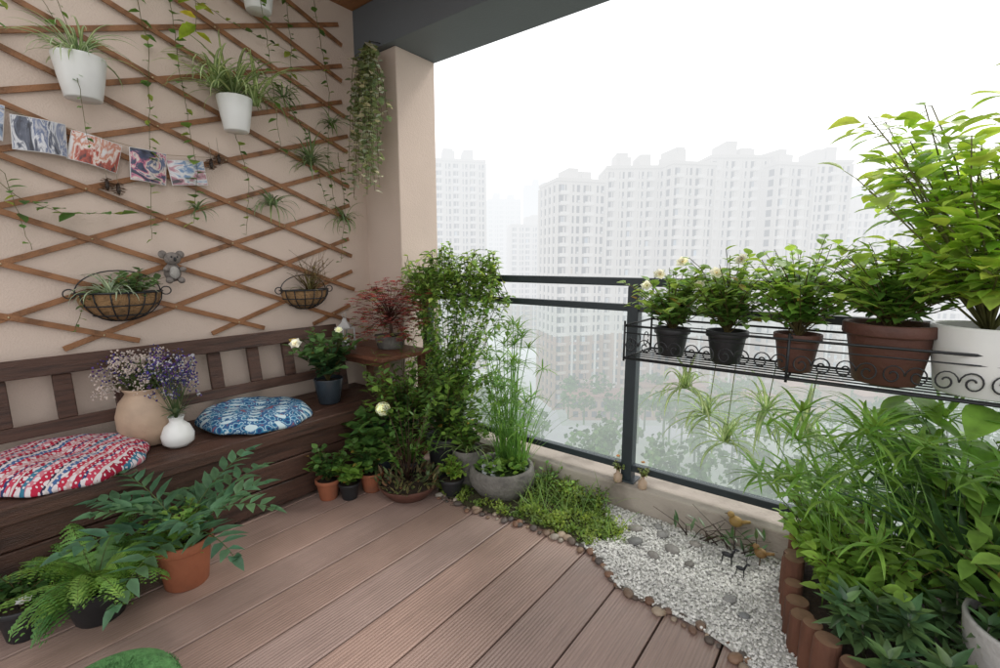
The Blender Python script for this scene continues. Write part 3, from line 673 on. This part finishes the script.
for (x0,ya_),(x1,yb_) in zip(border,border[1:]):
    L=math.hypot(x1-x0,yb_-ya_); k=max(2,int(L/.026))
    for j in range(k):
        t=(j+U(0,.8))/k
        for rr in range(2):
            if rr==0 and U(0,1)<.25: continue
            g=rnd.choice([(.20,.13,.09),(.12,.085,.065),(.28,.21,.15),(.09,.07,.06),(.34,.28,.22),(.16,.09,.06)])
            r=U(.007,.021); B.ell((x0+(x1-x0)*t+U(-.014,.014),ya_+(yb_-ya_)*t+(rr-.6)*.024+U(-.012,.012),r*.5),(r*U(.9,1.5),r,r*.65),jc(g,.2),0,9,6,.05,Matrix.Rotation(U(0,3),3,'Z'))
B.obj('pebbles',STONE,pb)
mb=empty('ground_cover_bed'); 
B=MB(); n=30; vs=[]; fs=[]
for i in range(n+1):
    x=-1.78+(1.78-1.00)*i/n; vs+=[V(x,by(x)+.01,.011),V(x,2.168,.011)]
for i in range(n): fs.append((i*2,i*2+2,i*2+3,i*2+1))
B.add(vs,fs); 
vs=[];fs=[]
for i in range(21):
    y=1.76+(2.167-1.76)*i/20; vs+=[V(-1.0,y,.0112),V(min(-.80,mossedge(y)),y,.0112)]
for i in range(20): fs.append((i*2,i*2+1,i*2+3,i*2+2))
B.add(vs,fs); B.obj('bed_soil',MOSSB,mb,False)
B=MB()
for i in range(1250):
    x=U(-1.76,-.70); y=U(by(x)+.02,2.165)
    if (x+1.50)**2+(y-1.96)**2<.185**2: continue
    if x>mossedge(y)+U(-.02,.03): continue
    nz=noise.noise(V(x*7,y*7,3)); 
    if nz<-.22 and y<2.0: continue
    h=.015+.07*max(0,nz+.2)+(.07*U(0,1) if y>2.03 else 0)
    cc=mixc((.07,.14,.03),(.28,.37,.07),min(1,max(0,.5+nz*1.2+U(-.2,.2))))
    for j in range(7):
        q=V(x+U(-.02,.02),y+U(-.02,.02),U(.01,h)); leaf(B,q,V(U(-1,1),U(-1,1),U(.1,1)),U(.010,.024),.012,jc(cc),.3,.2,2)
for i in range(300):
    x=U(-1.70,-.78); y=U(max(by(x)+.05,1.85),2.16); 
    if x>mossedge(y): continue
    strap(B,(x,y,.01),U(0,6.28),U(.8,1.5),U(.05,.21),.005,U(.4,1.4),jc((.17,.28,.07)),n=5)
shrub(B,(-1.18,2.10,.01),18,.14,.13,.022,.014,9,lg); shrub(B,(-.98,2.08,.01),16,.14,.11,.022,.012,9,mg); shrub(B,(-1.30,2.12,.01),16,.16,.10,.025,.016,9,mg)
B.obj('foliage',LEAF,mb)
e=empty('stepping_pebbles'); B=MB()
for x,y,r in ((-.76,2.02,.026),(-.72,1.92,.028),(-.64,2.05,.024),(-.57,1.96,.028),(-.68,2.10,.018),(-.50,2.06,.022),(-.62,1.87,.022),(-.48,1.90,.018),(-.30,1.78,.020),(-.24,1.72,.015)):
    B.ell((x,y,.018),(r*1.3,r,r*.5),jc(mixc((.13,.125,.12),(.32,.31,.30),U(0,1)),.15),0,14,9,.03,Matrix.Rotation(U(0,3),3,'Z'))
B.obj('stones',STONE,e)
for x,y,s in ((-.36,2.0,.8),(-.30,1.95,.62)):
    e=empty('twig_deer_ornament'); B=MB(); c=V(x,y,.015); k=(.03,.02,.015)
    for a,b in ((-.02,-.008),(-.02,.008),(.02,-.008),(.02,.008)): B.tube([c+V(a*s*1.2,b*s,0),c+V(a*s,b*s,.045*s)],.002*s,.0028*s,k)
    B.ell(c+V(0,0,.053*s),(.030*s,.012*s,.014*s),k); B.tube([c+V(.022*s,0,.057*s),c+V(.034*s,0,.09*s)],.008*s,.005*s,k); B.ell(c+V(.042*s,0,.093*s),(.014*s,.007*s,.007*s),k)
    for q in(-1,1):
        B.tube([c+V(.034*s,0,.098*s),c+V(.030*s,q*.015*s,.12*s),c+V(.036*s,q*.022*s,.145*s)],.0018*s,.001,k); B.tube([c+V(.030*s,q*.015*s,.12*s),c+V(.018*s,q*.018*s,.135*s)],.0015*s,.001,k)
    B.obj('body',IRON,e)
e=empty('dry_branch'); B=MB()
for i in range(14): 
    q=V(-.55+U(0,.26),2.09,.03); B.tube([q,q+V(U(-.06,.06),-.01,.05),q+V(U(-.16,.16),U(-.09,.03),U(.05,.18))],.0035,.001,(.05,.03,.02),k=4)
for i in range(34): leaf(B,V(-.60+U(-.05,.36),2.10+U(-.05,.03),.03+U(0,.08)),V(U(-1,1),U(-1,1),.5),.06,.014,jc(dg))
B.obj('twigs',LEAFD,e)
for x,y,z,s,col in ((-.36,2.13,.12,.8,(.30,.19,.06)),(-.25,2.07,.05,.7,(.24,.14,.05))):
    e=empty('bird_ornament'); B=MB(); c=V(x,y,z)
    B.tube([c+V(0,0,-.13 if z>.1 else -.05),c+V(0,0,0)],.003,None,(.1,.07,.04))
    B.ell(c+V(0,0,.03*s),(.036*s,.026*s,.030*s),col); B.ell(c+V(-.026*s,0,.062*s),(.019*s,.018*s,.018*s),col); B.tube([c+V(-.042*s,0,.062*s),c+V(-.058*s,0,.058*s)],.005*s,.0008,(.1,.06,.02)); B.tube([c+V(.028*s,0,.035*s),c+V(.07*s,0,.05*s)],.012*s,.008*s,col)
    B.obj('body',STONE,e)
for x in (-.93,-.80):
    e=empty('glass_bottle_vase'); B=MB(); B.lathe((x,2.195,.136),[(0,0),(.02,0),(.022,.005),(.022,.035),(.009,.048),(.009,.062),(.011,.064),(.007,.062)],16); B.obj('bottle',CREAM,e)
    B=MB(); shrub(B,(x,2.195,.19),7,.08,.035,.024,.014,4,(.16,.2,.05)); flower(B,V(x,2.19,.27),.014,(.6,.4,.2),2); B.obj('sprig',LEAF,e)
# ------------------------------------------------------------------ plant rack on the railing
rk=empty('wrought_iron_plant_rack'); B=MB(); xa,xb,yf,yk,zb,zt=-.80,1.0,1.90,2.215,.845,.985
for y_ in (yf,yk):
    for z_ in (zb,zt): B.tube([(xa,y_,z_),(xb,y_,z_)],.005)
    B.tube([(xa,y_,zt-.03),(xb,y_,zt-.03)],.0028)
for x_ in (xa,-.20,.40,xb):
    for z_ in (zb,zt): B.tube([(x_,yf,z_),(x_,yk,z_)],.005)
    for y_ in (yf,yk): B.tube([(x_,y_,zb-.012),(x_,y_,zt+.02)],.005)
    B.tube([(x_,yk,zt),(x_,yk+.0,1.17),(x_,yk+.03,1.185),(x_,yk+.07,1.18)],.004)
y_=yf+.03
while y_<yk: B.tube([(xa,y_,zb),(xb,y_,zb)],.003); y_+=.045
x_=xa+.06
while x_<xb-.04:
    for sg in (1,-1):
        pts=[]
        for k in range(22):
            th=k/21*9.0; r=.030*(1-.085*th); pts.append((x_+sg*(.030-r*math.cos(th)), yf, zb+.055+r*math.sin(th)*1.15))
        B.tube(pts,.0028,None,k=4)
    x_+=.122
for k in range(3):
    yy=yf+.05+k*.1
    B.tube([(xa,yy+.03*math.cos(t),zb+.055+.03*math.sin(t)) for t in [q*.5 for q in range(13)]],.0024,k=4)
B.obj('iron_frame',IRON,rk)
def rosebush(B,p):
    shrub(B,p,52,.29,.22,.05,.034,12,(.12,.23,.05),.4,tip=(.28,.42,.09))
    for d in ((-.03,-.10,.24),(.05,-.07,.29),(-.10,-.05,.19)): flower(B,p+V(*d),.030,(.74,.73,.62),3,face=V(U(-.4,.4),-.8,.6))
def lgb(H,S,n_,LL=.055,c=(.14,.28,.05)):
    return lambda B,p: shrub(B,p,n_,H,S,LL,LL*.62,12,c,.45,tip=(.34,.50,.10))
potted('potted_white_rose',(-.65,2.05,.852),.07,.12,BLACKP,rosebush)
potted('potted_white_rose',(-.43,2.04,.852),.075,.13,BLACKP,lambda B,p:(rosebush(B,p),shrub(B,p,14,.38,.18,.05,.03,10,lg)))
potted('potted_rose_bush',(-.19,2.04,.852),.075,.14,TERRAD,lgb(.36,.24,56))
potted('potted_rose_bush',(.07,2.03,.852),.125,.20,TERRAD,lgb(.30,.27,66,.06),potname='pot')
def bigtree(S,H,n_,cx=0,lean=-.10):
    def f(B,p):
        for i in range(n_):
            a=U(0,6.283); s=U(.03,S); h=U(.10,H); t=p+V(math.cos(a)*s+lean+cx,math.sin(a)*s*.7,h)
            B.tube([p,p.lerp(t,.35)+V(0,0,.05),p.lerp(t,.7)+V(U(-.02,.02),U(-.02,.02),.04),t],.004,.0015,(.16,.16,.06),k=5)
            for j in range(20):
                f=U(.35,1); q=p.lerp(t,f)+V(0,0,.05*math.sin(math.pi*f)); a2=U(0,6.283); d=V(math.cos(a2),math.sin(a2),U(-.25,.8))
                e2=q+d*U(.02,.05); B.tube([q,e2],.0013,.0009,(.2,.25,.06),k=3,cap=False)
                s2=U(.45,1.15); leaf(B,e2,d,.088*s2,.056*s2,jc(mixc((.20,.37,.05),(.48,.62,.12),U(0,1)),.2),U(.4,1.1),.22,5)
    return f
potted('leafy_green_tree_plant',(.30,2.02,.852),.135,.21,WHITEP,bigtree(.36,.74,46),rim=False,rb=.11)
potted('leafy_green_tree_plant',(.62,2.03,.852),.12,.2,TERRA,bigtree(.32,.7,22))
# ------------------------------------------------------------------ lower right jungle
lp=empty('log_edged_planter'); B=MB()
path=[(-.13,2.08),(-.135,2.02),(-.13,1.95),(-.12,1.88),(-.11,1.81),(-.09,1.74),(-.07,1.67),(-.04,1.60),(.0,1.54),(.06,1.49),(.13,1.45),(.20,1.43),(.27,1.41)]
for i,(x,y) in enumerate(path):
    r=U(.028,.037); h=U(.13,.22); 
    B.lathe((x,y,0),[(r,0),(r*1.02,h*.5),(r*.97,h-.004),(r*.9,h)],18,mi=0,wob=.12); B.lathe((x,y,0),[(r*.9,h),(0.0001,h+.001)],18,mi=1,wob=.12)
B.obj('log_stakes',[LOG,LOGT],lp)
B=MB(); pts=[V(x+.02,y,.12) for x,y in path]+[V(1.3,1.41,.12),V(1.3,2.16,.12),V(-.10,2.16,.12)]; B.add(pts,[tuple(range(len(pts)))]); B.obj('soil',SOIL,lp,False)
potted('pale_planter_pot',(.42,1.62,.10),.15,.26,LGREY,lambda B,p:(shrub(B,p,30,.28,.22,.09,.04,9,mg,tip=lg),),rim=False,rb=.12)
e=empty('spider_plant_clump'); B=MB()
for c_ in ((-.50,2.12,.60),(-.28,2.12,.66),(-.42,2.10,.50),(-.60,2.12,.70),(-.14,2.1,.62)): 
    spider(B,c_,34,.25,(.14,.26,.07),(.46,.52,.28),.014,1.0,(-.2,1.4)); B.tube([c_,(c_[0]+.02,c_[1],.845)],.002,None,(.2,.25,.08))
B.obj('foliage',LEAF,e)
e=empty('umbrella_papyrus'); B=MB()
for i in range(46):
    b0=V(U(-.05,.35),U(1.75,2.1),.14); t=b0+V(U(-.24,.15),U(-.1,.08),U(.28,.64)); B.tube([b0,b0.lerp(t,.5)+V(.01,0,.04),t],.003,.0018,(.15,.28,.06),k=4); umbrella(B,t,.17,14,.013,(.19,.35,.07),1.2)
B.obj('foliage',LEAF,e)
e=empty('broadleaf_shrub'); B=MB()
for c_,H,S,n_,LL,LW,col in (((-.04,2.0,.14),.36,.17,60,.055,.036,(.20,.37,.06)),((-.02,1.90,.12),.28,.13,54,.048,.032,(.23,.40,.07)),((.12,1.80,.14),.36,.2,46,.06,.038,(.13,.26,.05)),((.35,1.95,.14),.55,.25,44,.11,.06,(.11,.23,.05)),((.05,1.78,.14),.20,.12,40,.05,.03,(.18,.33,.06)),((.55,1.9,.14),.6,.3,44,.12,.065,mg),((.28,2.05,.14),.66,.22,40,.085,.055,(.14,.28,.05))):
    shrub(B,c_,n_,H,S,LL,LW,10,col,.5,tip=mixc(col,(.32,.48,.09),.6))
for i in range(34):
    q=V(U(.10,.55),U(1.92,2.1),U(.55,.82)); d=V(U(-1,1),U(-1,.1),U(-.3,.4)); B.tube([V(.3,2.02,.3),q.lerp(V(.3,2.0,.4),.4)+V(0,0,.05),q],.003,.0015,(.15,.25,.06),k=4)
    leaf(B,q,d,U(.11,.17),U(.07,.10),jc((.17,.34,.06),.3),.8,.2,6)
B.obj('foliage',LEAF,e)
e=empty('long_leaf_plant'); B=MB()
for i in range(64): strap(B,(.34+U(-.06,.06),1.84+U(-.05,.05),.2),U(0,6.28),U(.9,1.5),U(.35,.66),.034,U(.5,1.7),jc((.06,.13,.045),.35),n=9,fold=.35)
B.obj('foliage',LEAFD,e)
e=empty('dark_leaf_succulent'); B=MB()
for i in range(26):
    c_=V(U(.06,.40),U(1.50,1.78),.14); h=U(.03,.22); t=c_+V(U(-.07,.05),U(-.08,.03),h); B.tube([c_,t],.005,.003,(.07,.08,.04),k=4)
    for l in range(4):
        for j in range(6): a=6.283*j/6+l*.5+U(-.4,.4); leaf(B,t-V(0,0,.02*l),V(math.cos(a),math.sin(a),U(.4,1.0)-.3*l),U(.045,.09),.024,jc(mixc((.05,.10,.045),(.13,.23,.08),U(0,1)),.3),.3,.3,4,lance)
B.obj('foliage',LEAFD,e)
# ------------------------------------------------------------------ foreground left
def frond(B,p,az,elev,L,bend,col,pairs=11,ll=.10,lw=.026,v=.2):
    n=pairs+2; e_=elev; q=Vector(p); pts=[q.copy()]; dirs=[]; wv=U(-.3,.3)
    for i in range(n):
        d=V(math.cos(az)*math.cos(e_),math.sin(az)*math.cos(e_),math.sin(e_)); q=q+d*(L/n); pts.append(q.copy()); dirs.append(d); e_-=bend/n; az+=wv/n
    B.tube(pts,.0035,.0012,(.09,.13,.04),k=4,cap=False)
    for i in range(3,n+1):
        t=i/n; d=dirs[min(i,n)-1]; s=V(-math.sin(az),math.cos(az),0); sc=math.sin(math.pi*min(1,(t*.85+.12)))**.6
        for sg in(-1,1):
            leaf(B,pts[i],s*sg+d*(.35+.5*t)+Z*U(.0,.4),ll*sc*U(.85,1.1),lw,jc(col,v),U(.2,.6),.3,4,lance)
    leaf(B,pts[-1],dirs[-1],ll*.6,lw,jc(col,v),.3,.3,4,lance)
def cyc(B,p):
    for i in range(13):
        az=6.283*i/13+U(-.25,.25); frond(B,p,az,U(.65,1.35),U(.30,.46),U(.9,1.6),mixc((.05,.12,.075),(.10,.20,.09),U(0,1)),8,.115,.034)
    shrub(B,p,46,.16,.14,.034,.026,9,(.16,.29,.06))
potted('potted_cycad_palm',(-2.03,.60,0),.098,.19,TERRA,cyc,rb=.075,lm=LEAF)
def fern(B,p):
    for i in range(34):
        az=U(0,6.283); e_=U(.5,1.35); L=U(.22,.40); n=20; q=Vector(p); bend=U(.9,1.9); c=jc(mixc((.08,.19,.05),(.22,.37,.08),U(0,1)),.15)
        pts=[q.copy()];dirs=[]; wv=U(-.4,.4)
        for k in range(n):
            d=V(math.cos(az)*math.cos(e_),math.sin(az)*math.cos(e_),math.sin(e_)); q=q+d*(L/n); pts.append(q.copy()); dirs.append(d); e_-=bend/n; az+=wv/n
        B.tube(pts,.0018,.0007,(.12,.14,.04),k=3,cap=False)
        s=V(-math.sin(az),math.cos(az),0)
        for k in range(3,n):
            t=k/n; pl=(.080*(1-t)**.8*min(1,.5+t*2.5)+.006)*U(.82,1.12)
            for sg in(-1,1):
                pd=(s*sg+dirs[k]*U(.3,.65)+Z*U(-.3,.1)).normalized(); m_=max(3,int(pl/.0065)); nr=pd.cross(dirs[k]).normalized(); sd_=nr.cross(pd); c3=jc(c,.15)
                vs=[];fs=[];cs=[]; dr=U(.02,.05)
                for j in range(m_):
                    f=j/m_; w_=.0105*(1-f*.75); c0=pts[k]+pd*pl*f-Z*dr*f*f
                    for s2 in(-1,1):
                        a=len(vs); vs+=[c0,c0+pd*pl/m_*1.02,c0+pd*pl/m_*1.05+sd_*s2*w_*.9,c0+pd*pl/m_*.35+sd_*s2*w_+nr*.001]; fs.append((a,a+1,a+2,a+3) if s2>0 else (a+3,a+2,a+1,a)); cs+=[c3]*4
                B.add(vs,fs,cs)
potted('potted_fern',(-2.07,.34,0),.10,.13,BLACKP,fern,rim=False)
potted('small_potted_plant',(-2.16,.16,0),.07,.12,BLACKP,lambda B,p:(shrub(B,p,20,.14,.10,.04,.025,8,dg),flower(B,p+V(.06,0,.04),.025,(.7,.7,.68),2)))
e=empty('green_pouf'); B=MB(); B.lathe((-1.53,.24,0),[(0,0),(.15,0),(.165,.02),(.17,.06),(.15,.10),(.10,.122),(0.0001,.13)],40)
for i in range(2600):
    a=U(0,6.283); rr=.165*math.sqrt(U(0,1)); zz=.13-(rr/.165)**3*.06; q=V(-1.53+math.cos(a)*rr,.24+math.sin(a)*rr,zz-.004); dd=V(math.cos(a)*rr*3+U(-.4,.4),math.sin(a)*rr*3+U(-.4,.4),.8).normalized()
    B.tube([q,q+dd*.012],.0016,.0006,k=3,cap=False)
B.obj('cushion',GREENF,e)
# ------------------------------------------------------------------ city
ct=math.radians(37.7)
def CW(l,d): return (-d*math.sin(ct)+l*math.cos(ct), d*math.cos(ct)+l*math.sin(ct))
GZ=-46
def tower(l0,l1,dist,top,depth=18,rot=0,bays=6,tint=(.54,.51,.48),low=(.32,.21,.15),balc=True):
    e=empty('apartment_tower'); B=MB(); w_=l1-l0; H=top-GZ; fl=int(H/3.0); fh=H/fl
    def colz(z): return low if z<GZ+24 else tint
    dk=(.05,.065,.08)
    B.box((-w_/2+.4,.4,0),(w_/2-.4,depth-.4,H-.1),dk)
    for i in range(fl+1):
        z=i*fh; c=colz(GZ+z); B.box((-w_/2,0,z-.5 if i else 0),(w_/2,depth,z+.45),c)
    bw=w_/bays
    for b in range(bays+1):
        x=-w_/2+b*bw; pw=.9 if b%2 else .5
        for (za,zb_,c) in ((.02,24,low),(24.01,H-.02,tint)): B.box((x-pw,-.12,za),(x+pw,.5,zb_),c)
    for sx_ in (-1,1):
        for b in range(5):
            y_=depth*b/4; 
            for (za,zb_,c) in ((.03,24,low),(24.01,H-.03,tint)): B.box((sx_*w_/2-.3,y_-.9,za),(sx_*w_/2+.12,y_+.9,zb_),c)
    for b in range(bays):
        xm=-w_/2+(b+.5)*bw
        if b%2==0 and balc:
            for i in range(1,fl):
                z=i*fh; c=colz(GZ+z); B.box((xm-bw*.36,-1.5,z-.5),(xm+bw*.36,-.13,z-.3),c); B.box((xm-bw*.36,-1.5,z-.29),(xm+bw*.36,-1.38,z+.6),mixc(c,(.7,.7,.7),.3)); B.box((xm-.1,-1.3,z-.29),(xm+.1,-.13,z+2.3),c)
                if U(0,1)<.3: B.box((xm-bw*.30,-1.2,z+.62),(xm-bw*.05,-1.1,z+2.2),jc((.30,.32,.34),.4))
        else:
            B.box((xm-.35,-.05,.05),(xm+.35,.45,H-.05),tint)
            for i in range(0,fl,1):
                if U(0,1)<.6:
                    z=i*fh; B.box((xm+bw*.18,-.55,z+.5),(xm+bw*.30,-.01,z+1.1),(.5,.5,.5))
                if U(0,1)<.35:
                    z=i*fh; B.box((xm-bw*.38,.30,z+.47),(xm-bw*.12,.39,z+2.4),jc((.28,.27,.25),.5))
    B.box((-w_/2-.3,-.4,H+.45),(w_/2+.3,depth+.3,H+1.4),tint)
    for k in range(3):
        xx=U(-w_*.35,w_*.2); B.box((xx,3+k*.3,H+1.41),(xx+w_*.2,depth-4-k*.3,H+1.4+U(2.5,5)),tint)
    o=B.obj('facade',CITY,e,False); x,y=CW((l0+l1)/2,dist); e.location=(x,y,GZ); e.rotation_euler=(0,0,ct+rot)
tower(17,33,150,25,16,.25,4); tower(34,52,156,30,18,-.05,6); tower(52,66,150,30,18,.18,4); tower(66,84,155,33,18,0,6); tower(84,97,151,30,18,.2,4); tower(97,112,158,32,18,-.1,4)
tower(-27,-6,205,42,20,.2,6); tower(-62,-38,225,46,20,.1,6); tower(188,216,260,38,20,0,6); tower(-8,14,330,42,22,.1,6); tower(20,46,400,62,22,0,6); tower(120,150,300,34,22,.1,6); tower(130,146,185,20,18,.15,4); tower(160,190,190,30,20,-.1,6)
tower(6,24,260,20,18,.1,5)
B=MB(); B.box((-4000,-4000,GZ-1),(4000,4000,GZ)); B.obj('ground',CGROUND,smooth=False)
B=MB()
for (l0,d0,l1,d1,w_) in ((-200,128,260,128,10),(14,60,14,400,8),(60,40,60,128,6)):
    a=V(*CW(l0,d0),GZ+.05+w_*.005);b=V(*CW(l1,d1),GZ+.05+w_*.005); d=(b-a).normalized(); s=V(-d.y,d.x,0)*w_/2; B.add([a-s,b-s,b+s,a+s],[(0,1,2,3)])
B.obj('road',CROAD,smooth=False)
B=MB()
for i in range(620):
    l=U(-120,170); d=U(50,148)
    if abs(d-128)<6 and U(0,1)<.9: continue
    if abs(l-14)<6 and U(0,1)<.8: continue
    x,y=CW(l,d); r=U(2.2,5.0); h=U(4,10); B.tube([(x,y,GZ),(x,y,GZ+h)],.3,.2,(.1,.1,.1),k=4)
    cl=[(V(x+U(-1,1)*r*.6,y+U(-1,1)*r*.6,GZ+h+U(-1.5,2)),r*U(.4,.7)) for k in range(5)]
    for j in range(95):
        cc,cr=cl[j%5]; dd=V(U(-1,1),U(-1,1),U(-.7,1)).normalized()*cr*U(.6,1.05); q=cc+dd
        a=V(U(-1,1),U(-1,1),U(-1,1)).normalized()*U(.4,.8); b_=a.orthogonal().normalized()*U(.3,.7); B.add([q-a,q-b_,q+a,q+b_],[(0,1,2,3)])
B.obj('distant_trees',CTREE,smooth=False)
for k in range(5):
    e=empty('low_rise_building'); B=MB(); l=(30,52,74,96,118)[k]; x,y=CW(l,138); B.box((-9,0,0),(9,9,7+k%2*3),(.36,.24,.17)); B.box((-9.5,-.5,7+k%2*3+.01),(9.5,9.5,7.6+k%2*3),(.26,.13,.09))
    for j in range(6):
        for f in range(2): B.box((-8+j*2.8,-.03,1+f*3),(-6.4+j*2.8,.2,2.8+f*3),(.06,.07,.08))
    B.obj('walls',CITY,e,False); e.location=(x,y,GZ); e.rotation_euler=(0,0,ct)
print('verts',sum(len(m.vertices) for m in bpy.data.meshes))
